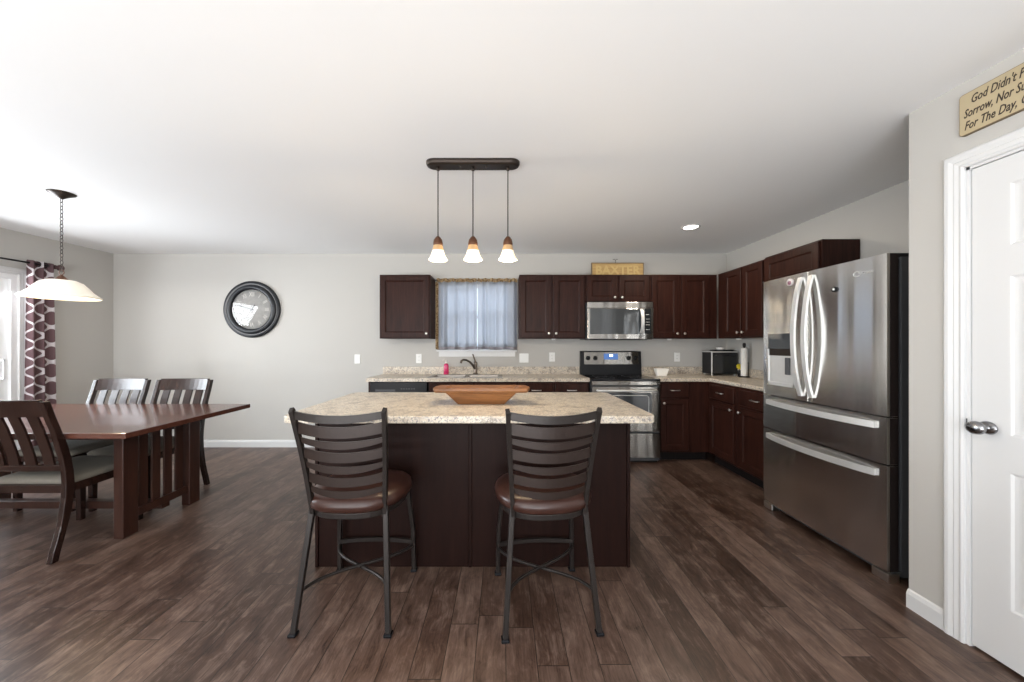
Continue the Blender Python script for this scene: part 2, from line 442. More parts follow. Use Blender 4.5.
# knob: oval rose, neck, egg knob
ky = .048; kz = .952
mb = MB(); mx = Matrix.Translation((ky+.018, .006, kz)) @ Matrix.Rotation(PI/2, 4, 'X')
mb.lathe([(0, 0), (.030, 0), (.0315, .003), (.026, .009), (.016, .012), (.010, .014), (.010, .030), (.014, .034), (.026, .041), (.032, .050), (.030, .060), (.020, .067), (0, .069)], 28, mx, sy=.86)
mb.obj('door_knob', M['doorkn'], dd)
mb = MB(); mb.box(-.002, .006, .0, .016, kz-.028, kz+.028, .002); mb.obj('strike_plate', M['doorkn'], dd)

# ------------------------------------------------------------------ sliding patio door on the left wall
# local frame: local +x -> world +Y, front faces world +X (local -Y)  => rot +90deg
sw, sh = SL[1]-SL[0], SL[3]
mb = MB(); casing(mb, sw, sh, .065); struct(mb.obj('trim_2', M['white'], loc=(XL, SL[0], 0), rot=(0, 0, PI/2)))
sd = MB()
sd.frame(0, sw, 0, sh, .05, 0, .115)
sdo = sd.obj('door_2', M['vinyl'], loc=(XL, SL[0], 0), rot=(0, 0, PI/2)); struct(sdo)
for k, (a, b, y) in enumerate(((.05, sw/2+.04, .075), (sw/2-.04, sw-.05, .03))):
    mb = MB()
    mb.frame(a, b, .05, sh-.05, .075, y, y+.035, .085)
    po = mb.obj('sliding_panel', M['vinyl'], sdo)
    mb = MB(); mb.box(a+.07, b-.07, y+.014, y+.020, .13, sh-.12); mb.obj('glass_pane', M['glass'], po)
    if k == 1:
        mb = MB(); mb.box(b-.055, b-.035, y-.03, y-.02, .95, 1.15, .004); mb.box(b-.055, b-.035, y-.03, y, .95, .97); mb.box(b-.055, b-.035, y-.03, y, 1.13, 1.15); mb.obj('pull_handle', M['vinyl'], po)

# kitchen window
wx0, wx1, wz0, wz1 = WIN
mb = MB()
mb.frame(wx0, wx1, wz0, wz1, .05, D+.04, D+.09); mb.box(wx0+.05, wx1-.05, D+.045, D+.085, (wz0+wz1)/2-.02, (wz0+wz1)/2+.02)
wo = struct(mb.obj('window_1', M['vinyl']))
mb = MB(); mb.box(wx0+.04, wx1-.04, D+.062, D+.068, wz0+.04, wz1-.04); mb.obj('glass_pane', M['glass'], wo)
mb = MB(); mb.box(wx0-.045, wx1+.045, D-.045, D+.10, wz0-.022, wz0, .005); mb.box(wx0-.02, wx1+.02, D-.016, D, wz0-.085, wz0-.022, .003)
mb.obj('window_sill', M['white'], wo)

# ------------------------------------------------------------------ cabinets
def knob_into(parent, x, y, z):
    mb = MB(); mx = Matrix.Translation((x, y, z)) @ Matrix.Rotation(PI/2, 4, 'X')
    mb.lathe([(0, 0), (.006, 0), (.006, .012), (.012, .017), (.0155, .022), (.014, .027), (.007, .030), (0, .0305)], 14, mx)
    return mb.obj('knob', M['nickel'], parent)
def bar_pull(parent, x, y, z, w=.10):
    mb = MB(); mb.tube([(x-w/2, y, z), (x-w/2, y-.022, z), (x-w/2+.012, y-.028, z), (x+w/2-.012, y-.028, z), (x+w/2, y-.022, z), (x+w/2, y, z)], .0052, n=8)
    return mb.obj('bar_pull', M['nickel'], parent)
def door_panel(name, root, x0, x1, z0, z1, y, fw=.058):
    mb = MB(); mb.panel(x0, x1, z0, z1, [(0, y), (0, y-.017), (.004, y-.021), (fw, y-.021), (fw+.012, y-.011), (fw+.016, y-.011)])
    return mb.obj(name, M['cab'], root)
def slab_panel(name, root, x0, x1, z0, z1, y):
    mb = MB(); mb.panel(x0, x1, z0, z1, [(0, y), (0, y-.015), (.006, y-.021), (.007, y-.021)])
    return mb.obj(name, M['cab'], root)
def upper(label, loc, rz, w, h, doors, d=.305, filler=(0, 0), crown=False, fw=.058):
    # doors: list of (x0,x1,knob side or None)
    t = thing('upper_cabinet', label, 'cabinet', loc, rz, 'wall cabinets')
    mb = MB(); mb.box(-filler[0], w+filler[1], -d, -.004, 0, h, .0015, 1); mb.obj('body', M['cab'], t)
    for a, b, ks in doors:
        o = door_panel('door', t, a, b, .014, h-.014, -d, fw)
        if ks: knob_into(o, (a+.028 if ks == 'L' else b-.028), -d-.02, .06)
    return t
UZ, UH = 1.363, .752
UB = D
upper('single-door dark wall cabinet alone left of the sink window', (-1.463, UB, UZ), 0, .597, UH, [(.012, .585, 'R')])
upper('two-door dark wall cabinet between the sink window and the microwave', (.178, UB, UZ), 0, .777, UH, [(.012, .374, 'R'), (.403, .765, 'L')])
upper('short two-door dark cabinet directly above the microwave', (.958, UB, 1.785), 0, .757, UH+UZ-1.785, [(.012, .364, 'R'), (.393, .745, 'L')])
upper('two-door dark wall cabinet right of the microwave against the corner', (1.718, UB, UZ), 0, .70, UH, [(.012, .333, 'R'), (.362, .683, 'L')], filler=(0, .085))
upper('two-door dark wall cabinet on the right wall above the toaster oven', (XR, 4.03, UZ), RZ, .622, UH, [(.012, .300, 'R'), (.322, .610, 'L')], filler=(.12, 0))
upper('wide single-door dark cabinet on the right wall, nearest the refrigerator', (XR, 3.406, 1.83), RZ, .61, UZ+UH+.012-1.83, [(.012, .598, None)], fw=.062)
for i, (x, y, la) in enumerate(((.60, 4.27, 'small white puck under the cabinet between window and microwave'), (1.99, 4.27, 'small white puck under the cabinet right of the microwave'), (2.58, 3.9, 'small white puck under the right-wall cabinet'))):
    mb = MB(); mb.lathe([(0, 0), (.022, 0), (.028, .006), (.028, .018), (0, .018)], 16); o = mb.obj('puck_light', M['puck'], loc=(x, y, UZ-.018)); tag(o, la, 'light', 'under cabinet pucks')

BD = .545
BR = .52
def base_cab(label, loc, rz, w, cols, filler=(0, 0), false_front=False, hollow=False):
    # cols: list of (x0,x1,knobside)
    t = thing('base_cabinet', label, 'cabinet', loc, rz, 'base cabinets')
    mb = MB()
    if hollow:
        for q in ((0, .018, -BD+.02, -.022, .10, .8825), (w-.018, w, -BD+.02, -.022, .10, .8825), (.018, w-.018, -BD+.02, -.022, .10, .118), (0, w, -.022, -.004, .10, .8825), (0, w, -BD, -BD+.02, .10, .8825)): mb.box(*q)
    else: mb.box(-filler[0], w+filler[1], -BD, -.004, .10, .8825, .0015, 1)
    mb.obj('body', M['cab'], t)
    mb = MB(); mb.box(-filler[0], w+filler[1], -BD+.065, -.02, 0, .10); mb.obj('toe_kick', M['toe'], t)
    for a, b, ks in cols:
        dr = slab_panel('drawer', t, a, b, .715, .862, -BD)
        if not false_front: bar_pull(dr, (a+b)/2, -BD-.02, .790)
        o = door_panel('door', t, a, b, .125, .692, -BD, .055)
        knob_into(o, (a+.028 if ks == 'L' else b-.028), -BD-.02, .648)
    return t
base_cab('base cabinet under the sink, between the dishwasher and the drawer cabinets', (-.835, D, 0), 0, .998, [(.02, .485, 'R'), (.513, .978, 'L')], false_front=True, hollow=True)
base_cab('narrow drawer-over-door base cabinet between the sink cabinet and the one beside the range', (.165, D, 0), 0, .386, [(.015, .371, 'R')])
base_cab('narrow drawer-over-door base cabinet touching the left side of the range', (.553, D, 0), 0, .390, [(.015, .375, 'L')])
base_cab('drawer-over-door base cabinet right of the range beside the dark corner', (1.712, D, 0), 0, .34, [(.02, .325, 'L')], filler=(0, .22))
base_cab('right-wall base cabinet nearest the dark corner, below the toaster oven', (XR, 3.93, 0), RZ, .49, [(.045, .455, 'R')], filler=(.0, 0))
base_cab('right-wall base cabinet beside the refrigerator', (XR, 3.435, 0), RZ, .56, [(.035, .50, 'L')])

# dishwasher with end panel
t = thing('dishwasher', 'black dishwasher at the left end of the sink counter', 'dishwasher', (-1.495, D, 0))
mb = MB(); mb.box(0, .018, -.565, -.004, 0, .8825); mb.obj('end_panel', M['cab'], t)
mb = MB(); mb.box(.022, .652, -.525, -.01, .10, .880); mb.obj('body', M['blackm'], t)
mb = MB(); mb.box(.024, .650, -.57, -.525, .12, .735, .006); mb.obj('door', M['black'], t)
mb = MB(); mb.box(.024, .650, -.577, -.525, .745, .878, .006); cp = mb.obj('control_panel', M['blackm'], t)
mb = MB()
for k in range(6): mb.box(.36+k*.028, .376+k*.028, -.579, -.575, .80, .812, .001)
mb.box(.08, .30, -.581, -.575, .775, .80, .003); mb.obj('button_row', M['fcase'], cp)
mb = MB(); mb.box(.024, .650, -.5, -.45, 0, .10); mb.obj('toe_kick', M['toe'], t)

# ------------------------------------------------------------------ countertops
CT0, CT1, CF = .884, .922, 3.91
IT0, IT1 = .8735, .914
t = thing('countertop', 'speckled granite countertop with the sink set in it', 'countertop', (0, 0, 0))
sx0, sx1, sy0, sy1 = -.84, -.04, 3.98, 4.33
mb = MB(); mb.box(-1.522, sx0, CF, D-.02, CT0, CT1); mb.box(sx1, .947, CF, D-.02, CT0, CT1); mb.box(sx0, sx1, CF, sy0, CT0, CT1); mb.box(sx0, sx1, sy1, D-.02, CT0, CT1)
mb.obj('slab', M['granite'], t)
mb = MB(); mb.box(-1.522, .947, D-.02, D, CT0, 1.015, .002, 1); mb.obj('backsplash', M['granite'], t)
CFX = 2.27
t = thing('countertop', 'L-shaped speckled granite countertop wrapping the corner right of the range', 'countertop', (0, 0, 0))
mb = MB(); mb.prism([(1.71, CF), (CFX, CF), (CFX, 2.87), (XR-.02, 2.87), (XR-.02, D-.02), (1.71, D-.02)], CT0, CT1); o = mb.obj('slab', M['granite'], t); bevel_mod(o, .006)
mb = MB(); mb.box(1.71, XR-.02, D-.02, D, CT0, 1.015, .002, 1); mb.box(XR-.02, XR, 2.87, D, CT0, 1.015, .002, 1); mb.obj('backsplash', M['granite'], t)

# sink
t = thing('sink', 'double-bowl stainless sink below the curtained window', 'sink', (0, 0, 0))
mb = MB()
def ringrect(x0, x1, y0, y1, z): return [Vector((x0, y0, z)), Vector((x1, y0, z)), Vector((x1, y1, z)), Vector((x0, y1, z))]
xm = (sx0+sx1)/2
for a, b in ((sx0+.03, xm-.015), (xm+.015, sx1-.03)):
    mb.rings([ringrect(a, b, sy0+.03, sy1-.03, .926), ringrect(a+.02, b-.02, sy0+.05, sy1-.05, .74)], False, True)
for a, b, c, d in ((sx0-.02, sx0+.03, sy0-.02, sy1+.02), (sx1-.03, sx1+.02, sy0-.02, sy1+.02), (xm-.015, xm+.015, sy0+.03, sy1-.03), (sx0+.03, sx1-.03, sy0-.02, sy0+.03), (sx0+.03, sx1-.03, sy1-.03, sy1+.02)):
    mb.box(a, b, c, d, .9222, .927)
mb.obj('basin', M['sinkst'], t)
for x in ((sx0+xm)/2, (sx1+xm)/2):
    mb = MB(); mb.lathe([(.04, .7405), (.04, .744), (.02, .742), (0, .742)], 18, Matrix.Translation((x, 4.13, 0)), False); mb.obj('drain', M['nickel'], t)
# faucet
fx, fy = -.352, 4.385
t = thing('faucet', 'bronze single-lever kitchen faucet behind the sink', 'faucet', (fx, fy, .9276))
mb = MB(); mb.lathe([(0, 0), (.032, 0), (.032, .006), (.024, .012), (.020, .02), (.019, .10), (.023, .13), (.020, .15), (0, .155)], 18); mb.obj('body', M['faucet'], t)
mb = MB(); mb.tube([(0, 0, .06), (-.03, -.03, .11), (-.065, -.07, .155), (-.10, -.11, .18), (-.135, -.145, .185), (-.155, -.165, .172), (-.16, -.172, .145)], .013, n=12, radii=[1.2, 1.1, 1, 1, 1, 1.05, 1.15]); mb.obj('spout', M['faucet'], t)
mb = MB(); mb.tube([(0, 0, .14), (-.006, -.004, .17), (-.022, -.010, .215), (-.034, -.012, .25)], .009, n=10, radii=[1.5, 1.1, 1, .9]); mb.obj('lever_handle', M['faucet'], t)
# soap bottle
t = thing('soap_bottle', 'pink soap bottle with a white pump by the sink', 'bottle', (-.715, 4.39, .9226))
mb = MB(); mb.lathe([(0, 0), (.028, 0), (.031, .006), (.031, .10), (.026, .125), (.013, .137), (0, .138)], 18, sy=.75); mb.obj('body', M['pink'], t)
mb = MB(); mb.lathe([(.014, .138), (.015, .155), (.006, .158), (.006, .185), (0, .186)], 12); mb.tube([(0, 0, .182), (-.035, -.01, .180), (-.042, -.012, .172)], .006, n=8); mb.obj('pump', M['ceramic'], t)

# ------------------------------------------------------------------ range
rx0, rx1 = .955, 1.704; rw = rx1-rx0
t = thing('range', 'stainless electric range with black glass cooktop', 'stove', (rx0, D, 0))
mb = MB(); mb.box(0, rw, -.585, -.03, .02, .895); mb.obj('body', M['fcase'], t)
mb = MB(); mb.box(-.004, rw+.004, -.612, -.06, .897, .918, .005); ck = mb.obj('cooktop', M['black'], t)
for x, y, r in ((.19, -.46, .105), (.56, -.46, .085), (.19, -.22, .085), (.56, -.22, .105)):
    mb = MB(); mb.lathe([(r, .9182), (r, .9188), (r-.004, .9188), (r-.004, .9182)], 32, Matrix.Translation((x, y, 0)), False, False); mb.obj('burner_ring', M['fcase'], ck)
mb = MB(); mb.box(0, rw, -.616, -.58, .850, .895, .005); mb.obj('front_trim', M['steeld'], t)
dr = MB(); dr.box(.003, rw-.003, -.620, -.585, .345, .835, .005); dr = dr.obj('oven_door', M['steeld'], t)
mb = MB()
def rrect(x0, x1, z0, z1, r, n=5):
    p = []
    for cx, cz, a0 in ((x1-r, z0+r, -PI/2), (x1-r, z1-r, 0), (x0+r, z1-r, PI/2), (x0+r, z0+r, PI)):
        for i in range(n+1): p.append((cx+r*math.cos(a0+i*PI/2/n), cz+r*math.sin(a0+i*PI/2/n)))
    return p
mb.prism(rrect(.10, rw-.095, .435, .77, .035), -.6215, -.608, 'y'); mb.obj('window', M['wglass'], dr)
mb = MB(); pr = rrect(.135, rw-.13, .47, .74, .03); mb.tube([(x, -.6225, z) for x, z in pr], .003, n=6, closed=True, up=Vector((0, 1, 0))); mb.obj('window_outline', M['hand'], dr)
mb = MB(); mb.tube([(.06, -.623, .795), (.06, -.653, .797), (.085, -.663, .797), (rw-.085, -.663, .797), (rw-.06, -.653, .797), (rw-.06, -.623, .795)], .011, n=10); mb.obj('handle', M['hand'], dr)
mb = MB(); mb.box(.003, rw-.003, -.616, -.585, .06, .325, .005); mb.obj('drawer', M['steeld'], t)
mb = MB(); mb.box(.02, rw-.02, -.57, -.1, 0, .03); mb.obj('toe_base', M['toe'], t)
mb = MB(); mb.prism([(-.085, .918), (-.005, .918), (-.005, 1.212), (-.052, 1.212), (-.062, 1.205)], -.002, rw+.002, 'x'); bg_ = mb.obj('backguard', M['blackm'], t); bevel_mod(bg_, .004)
def on_guard(z): return -.085+(z-.918)*(.023/.287)
mb = MB(); za, zb = 1.048, 1.198
mb.rings([[Vector((x, on_guard(z)-o, z)) for x, z in ((.04, za), (rw-.035, za), (rw-.035, zb), (.04, zb))] for o in (-.002, .004)]); mb.obj('control_face', M['steeld'], bg_)
mb = MB(); mb.rings([[Vector((x, on_guard(z)-o, z)) for x, z in ((.285, 1.108), (.46, 1.108), (.46, 1.180), (.285, 1.180))] for o in (.003, .0065)]); mb.obj('display', M['disp'], bg_)
mb = MB(); mb.rings([[Vector((x, on_guard(z)-o, z)) for x, z in ((.355, 1.145), (.395, 1.145), (.395, 1.168), (.355, 1.168))] for o in (.006, .0075)]); mb.obj('digits', M['digit'], bg_)
for x in (.088, .178, .592, .678):
    z = 1.125; mb = MB(); mx = Matrix.Translation((x, on_guard(z)-.003, z)) @ Matrix.Rotation(PI/2, 4, 'X')
    mb.lathe([(0, 0), (.027, 0), (.027, .006), (.021, .009), (.018, .024), (0, .026)], 18, mx); kb = mb.obj('knob', M['blackm'], bg_)
    
# ------------------------------------------------------------------ microwave
mx0, mw_, mz0, mz1 = .958, .757, 1.352, 1.783; myf = -.40
t = thing('microwave', 'over-the-range stainless microwave with dark window', 'microwave', (mx0, D, 0))
mb = MB(); mb.box(0, mw_, myf+.03, -.005, mz0, mz1, .003); mb.obj('body', M['fcase'], t)
S = mw_/505.
def mpx(x): return (x-8)/497*mw_
def mpz(y): return mz1-(y-362)/278*(mz1-mz0)
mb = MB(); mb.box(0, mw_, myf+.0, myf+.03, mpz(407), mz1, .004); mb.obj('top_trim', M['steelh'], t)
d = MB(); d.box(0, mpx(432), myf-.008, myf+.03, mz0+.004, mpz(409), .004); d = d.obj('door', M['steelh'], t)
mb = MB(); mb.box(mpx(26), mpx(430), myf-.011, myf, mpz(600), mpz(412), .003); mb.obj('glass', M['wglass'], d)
mb = MB()
pts = []
for i in range(13):
    u = i/12; z = mpz(592)+(mpz(416)-mpz(592))*u; pts.append((mpx(413), myf-.012-.045*math.sin(PI*u)**.7, z))
mb.tube(pts, .034, .012, up=Vector((0, -1, 0.001))); mb.obj('handle', M['hand'], d)
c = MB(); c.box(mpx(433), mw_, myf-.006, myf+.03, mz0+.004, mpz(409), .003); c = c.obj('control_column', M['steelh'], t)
mb = MB(); mb.box(mpx(437), mpx(486), myf-.009, myf, mpz(598), mpz(413), .002); mb.obj('keypad', M['bglass'], c)
mb = MB()
for yy in (455, 487, 510, 530, 565):
    for xx in ((448, 458, 468) if yy != 455 else (447, 453, 459, 466)): mb.box(mpx(xx), mpx(xx+6), myf-.0095, myf-.008, mpz(yy+3), mpz(yy))
mb.obj('key_markings', M['puck'], c)
mb = MB(); mb.box(.05, mw_-.05, myf+.06, -.08, mz0-.006, mz0+.001); mb.obj('vent_grille', M['blackm'], t)

# ------------------------------------------------------------------ refrigerator (front faces -X)
fy1, fy0 = 2.852, 1.928; fw_ = fy1-fy0; fX = 2.08
t = thing('refrigerator', 'stainless french-door refrigerator with two bottom drawers', 'refrigerator', (fX, fy1, 0), RZ)
# local: x 0..fw_ runs toward the camera, y 0 = door face, + = toward the wall
mb = MB(); mb.box(.012, fw_-.008, .085, .715, .02, 1.778, .006); mb.obj('case', M['fcase'], t)
mb = MB(); mb.box(.02, fw_-.02, .05, .09, .035, 1.765); mb.obj('gasket', M['gasket'], t)
def fpanel(name, x0, x1, z0, z1, bow=.006):
    mb = MB(); n = 12; fr = []
    # gently bowed steel skin
    outer = []
    for i in range(n+1):
        u = i/n; x = x0+(x1-x0)*u; outer.append((x, -bow*(1-(2*((x)/fw_)-1)**2)))
    poly = [(x0, .058)]+[(x0, .010), (x0+.003, .003+outer[0][1])]+[(x, y) for x, y in outer[1:-1]]+[(x1-.003, .003+outer[-1][1]), (x1, .010), (x1, .058)]
    mb.prism(poly, z0, z1, 'z')
    return smooth(mb.obj(name, M['steel'], t))
spx = fy1-2.425
ld = fpanel('left_door', 0, spx-.003, .905, 1.795)
rd = fpanel('right_door', spx+.003, fw_, .905, 1.795)
d1 = fpanel('upper_drawer', 0, fw_, .643, .897)
d2 = fpanel('lower_drawer', 0, fw_, .060, .634)
for o, z0, z1 in ((rd, .905, 1.795), (d1, .643, .897), (d2, .06, .634)):
    mb = MB(); mb.box(fw_-.003, fw_+.0012, .016, .0585, z0+.002, z1-.002); mb.obj('side_edge', M['gasket'], o)
def vhandle(o, x):
    mb = MB(); pts = []
    for i in range(17):
        u = i/16; pts.append((x, -.010-.055*math.sin(PI*u)**.75, .940+.822*u))
    mb.tube(pts, .030, .016, up=Vector((0, -1, .001))); h = smooth(mb.obj('handle', M['hand'], o), .6)
vhandle(ld, spx-.052); vhandle(rd, spx+.036)
def hhandle(o, z):
    mb = MB(); pts = []
    for i in range(21):
        u = i/20; pts.append((.055+(fw_-.11)*u, -.008-.05*math.sin(PI*u)**.7, z))
    mb.tube(pts, .016, .036, up=Vector((0, 0, 1))); h = smooth(mb.obj('handle', M['hand'], o), .6)
hhandle(d1, .850); hhandle(d2, .585)
# dispenser on the far door
da, db = fy1-2.787, fy1-2.53
mb = MB()
mb.box(da, db, -.008, .004, 1.262, 1.378, .003); dp = mb.obj('dispenser_panel', M['wglass'], ld)
mb = MB()
for a, b, c_, e in ((da, da+.016, .985, 1.262), (db-.016, db, .985, 1.262), (da, db, .985, 1.012)): mb.box(a, b, -.012, .004, c_, e, .003)
mb.obj('dispenser_frame', M['hand'], ld)
mb = MB(); mb.box(da+.014, db-.014, -.0085, -.002, 1.010, 1.212); mb.obj('dispenser_back', M['hand'], ld)
mb = MB(); mb.box(da+.014, db-.014, -.0095, -.002, 1.212, 1.262); mb.obj('ice_chute', M['bronze'], ld)
mb = MB(); mb.box(db-.075, db-.035, -.022, -.008, 1.075, 1.20, .004); mb.obj('water_paddle', M['fcase'], ld)
# maker's emblem: small chrome swoosh with a script squiggle
ex = fy1-2.055; ez = 1.71
mb = MB(); pts = [(ex-.03+.022*math.cos(a)*1.0, -.0065, ez+.014*math.sin(a)) for a in [PI*.15+i*PI*1.6/14 for i in range(15)]]; mb.tube(pts, .0022, n=6, up=Vector((0, 1, 0)))
pts = [(ex-.02+.0052*i, -.0065, ez+.006*math.sin(i*1.9)) for i in range(16)]; mb.tube(pts, .0016, n=6, up=Vector((0, 1, 0)))
mb.obj('chrome_emblem', M['hand'], rd)
# hinges and toe feet
mb = MB(); mb.box(.02, .10, .03, .16, 1.778, 1.80, .003); mb.box(fw_-.10, fw_-.02, .03, .16, 1.778, 1.80, .003); mb.obj('hinge_cover', M['blackm'], t)
mb = MB(); mb.box(.005, fw_-.005, .03, .09, .03, .058); mb.obj('toe_grille', M['fcase'], t)
for x in (0.0, fw_-.088):
    mb = MB(); mb.box(x, x+.09, .004, .07, 0, .05, .006); mb.obj('leveling_foot', M['nickel'], t)
# magnets on the doors
mb = MB(); mxx = Matrix.Translation((0, 0, 0)) @ Matrix.Rotation(-PI/2, 4, 'Y')
mb.lathe([(0, 0), (.026, 0), (.026, .005), (.020, .008), (0, .009)], 20, mxx); o = mb.obj('fridge_magnet', M['magnetw'], loc=(fX-.0055, 2.575, 1.748)); tag(o, 'pale pink magnet on the left refrigerator door above its handle', 'magnet', 'refrigerator magnets')
mb = MB(); mb.lathe([(0, .0085), (.015, .0085), (.015, .011), (0, .011)], 16, mxx @ Matrix.Translation((-.006, -.006, 0))); mb.obj('center', M['magnet'], o)
mb = MB(); mb.lathe([(0, 0), (.016, 0), (.016, .006), (.011, .008), (0, .009)], 20, mxx @ Matrix.Scale(1.25, 4, (0, 1, 0))); o = mb.obj('fridge_magnet', M['blackm'], loc=(fX-.0055, 2.225, 1.642)); tag(o, 'small dark oval magnet high on the right refrigerator door', 'magnet', 'refrigerator magnets')
mb = MB(); mb.lathe([(0, .0085), (.007, .0085), (.007, .0105), (0, .0105)], 12, mxx); mb.obj('center', M['puck'], o)

# ------------------------------------------------------------------ island
ix0, ix1, iy0, iy1 = -1.200, .822, 1.898, 2.845
t = thing('kitchen_island', 'dark island with a thick pale granite top', 'kitchen island', (0, 0, 0))
def rpoly(x0, x1, y0, y1, r, n=5):
    return rrect(x0, x1, y0, y1, r, n)
mb = MB(); mb.prism(rpoly(ix0, ix1, iy0, iy1, .055, 6), IT0, IT1, 'z'); o = mb.obj('granite_top', M['granite'], t); bevel_mod(o, .007, 3)
bx0, bx1, by0, by1 = -1.10, .735, 2.07, 2.80
mb = MB(); mb.box(bx0+.004, bx1-.004, by0+.006, by1, .0, IT0); mb.obj('base_body', M['isl'], t)
for a, b in ((bx0+.022, -.205), (-.187, bx1-.020)):
    mb = MB(); mb.box(a, b, by0, by0+.012, .0, IT0, .002, 1); mb.obj('back_panel', M['isl'], t)
for x in (bx0, -.205, bx1-.018):
    mb = MB(); mb.box(x, x+.018, by0-.006, by0+.014, 0, IT0, .003, 2); mb.obj('trim_strip', M['isl'], t)
for x in (bx0, bx1-.012):
    mb = MB(); mb.box(x, x+.012, by0+.016, by1-.02, .0, IT0, .002, 1); mb.obj('end_panel', M['isl'], t)
w3 = (by1 and (bx1-bx0)/3)
for k in range(3):
    a = bx0+k*w3+.02; b = a+w3-.04
    mb = MB(); mb.panel(-b, -a, .705, .85, [(0, 0), (0, -.015), (.006, -.021), (.007, -.021)]); o = mb.obj('drawer', M['cab'], t, loc=(0, by1, 0), rot=(0, 0, PI))
    bar_pull(o, -(a+b)/2, -.02, .778)
    mb = MB(); mb.panel(-b, -a, .12, .68, [(0, 0), (0, -.017), (.004, -.021), (.055, -.021), (.067, -.011), (.07, -.011)]); o = mb.obj('door', M['cab'], t, loc=(0, by1, 0), rot=(0, 0, PI))
    knob_into(o, -b+.03, -.02, .63)

# carved wooden dough bowl on the island
t = thing('dough_bowl', 'long carved wooden dough bowl on the island', 'bowl', (-.146, 2.335, IT1+.0006))
mb = MB(); 
def oct_(hx, hy, z, c=.35): 
    return [Vector((sx*px, sy*py, z)) for sx, sy, px, py in ((-1, -1, hx, hy*c), (-1, -1, hx*.94, hy), (1, -1, hx*.94, hy), (1, -1, hx, hy*c), (1, 1, hx, hy*c), (1, 1, hx*.94, hy), (-1, 1, hx*.94, hy), (-1, 1, hx, hy*c))]
mb.rings([oct_(.155, .072, 0), oct_(.235, .098, .076), oct_(.305, .104, .078), oct_(.314, .108, .090), oct_(.312, .107, .103), oct_(.24, .088, .106), oct_(.22, .080, .09), oct_(.14, .055, .018)])
mb.obj('bowl_body', M['bowl'], t)
for ch in t.children: bevel_mod(ch, .004)

# ------------------------------------------------------------------ toaster oven, paper towel, dishes on the right counter
t = thing('toaster_oven', 'black toaster oven with chrome edges in the counter corner', 'toaster oven', (2.478, 4.24, CT1+.0006))
mb = MB(); mb.box(.0, .31, .006, .20, .018, .285, .006); mb.obj('housing', M['blackm'], t)
mb = MB(); mb.box(.004, .31, -.006, .007, .022, .27, .003); dr = mb.obj('door', M['bglass'], t)
mb = MB(); mb.tube([(.05, -.004, .245), (.05, -.026, .245), (.26, -.026, .245), (.26, -.004, .245)], .006, n=8); mb.obj('handle', M['blackm'], dr)
mb = MB(); mb.box(-.003, .008, -.010, .004, .018, .285, .002); mb.box(-.004, .314, -.010, .004, .276, .290, .002); mb.box(-.004, .004, -.004, .20, .278, .290, .002); mb.obj('chrome_trim', M['hand'], t)
for x, y in ((.02, .02), (.29, .02), (.02, .18), (.29, .18)):
    mb = MB(); mb.lathe([(0, 0), (.011, 0), (.011, .02), (0, .02)], 10, Matrix.Translation((x, y, 0))); mb.obj('foot', M['puck'], t)
mb = MB(); mb.rings([rr_ for rr_ in ([Vector((x, y, z)) for x, y in rrect(-.12+i, .12-i, -.07+i, .07-i, .02, 3)] for i, z in ((.01, 0), (0, .012), (.004, .014), (.012, .006)))]); o = mb.obj('baking_tray', M['blackm'], loc=(2.665, 4.345, CT1+.291)); tag(o, 'black baking tray lying on the toaster oven', 'tray')
mb = MB(); mb.lathe([(0, 0), (.03, 0), (.045, .02), (.048, .035), (.040, .036), (.034, .012), (0, .008)], 20); o = mb.obj('small_bowl', M['ceramic'], loc=(2.635, 4.33, CT1+.300)); tag(o, 'small white bowl on top of the toaster oven', 'bowl')
t = thing('paper_towel_holder', 'black paper towel stand beside the toaster oven', 'paper towel holder', (2.733, 4.04, CT1+.0006))
mb = MB(); mb.lathe([(0, 0), (.053, 0), (.055, .006), (.050, .012), (0, .013)], 28); mb.obj('base', M['iron'], t)
mb = MB(); mb.lathe([(0, .01), (.006, .01), (.006, .335), (.015, .345), (.017, .365), (.014, .385), (0, .392)], 14); mb.obj('post', M['iron'], t)
mb = MB(); mb.tube([(.048, .0, .01), (.048, 0, .16), (.044, 0, .17), (.040, 0, .16)], .003, n=6); mb.obj('tension_arm', M['iron'], t)
mb = MB(); mb.lathe([(.012, .014), (.032, .014), (.033, .02), (.033, .325), (.031, .33), (.012, .33)], 24, None, False, False); o = mb.obj('paper_towel_roll', M['paper'], loc=(2.733, 4.04, CT1+.0006)); tag(o, 'white paper towel roll on the black stand', 'paper towel')
t = thing('flower', 'small yellow flower between toaster oven and paper towels', 'flower', (2.745, 4.14, CT1+.0006))
mb = MB(); mb.lathe([(0, 0), (.018, 0), (.022, .05), (.018, .07), (.014, .07), (.012, .01), (0, .008)], 14); mb.obj('cup', M['blackm'], t)
mb = MB(); mb.tube([(0, 0, .01), (-.002, -.002, .07), (-.005, -.008, .105)], .003, n=6); mb.obj('stem', M['gasket'], t)
mb = MB()
for k in range(9):
    a = 2*PI*k/9; mxp = Matrix.Translation((-.005, -.012, .115)) @ Matrix.Rotation(PI/2-.2, 4, 'X') @ Matrix.Rotation(a, 4, 'Z') @ Matrix.Translation((.018, 0, 0)) @ Matrix.Rotation(.35, 4, 'Y')
    mb.lathe([(0, -.006), (.010, -.003), (.013, 0), (.010, .003), (0, .006)], 8, mxp @ Matrix.Scale(1.5, 4, (1, 0, 0)))
mb.obj('petals', M['yellow'], t)
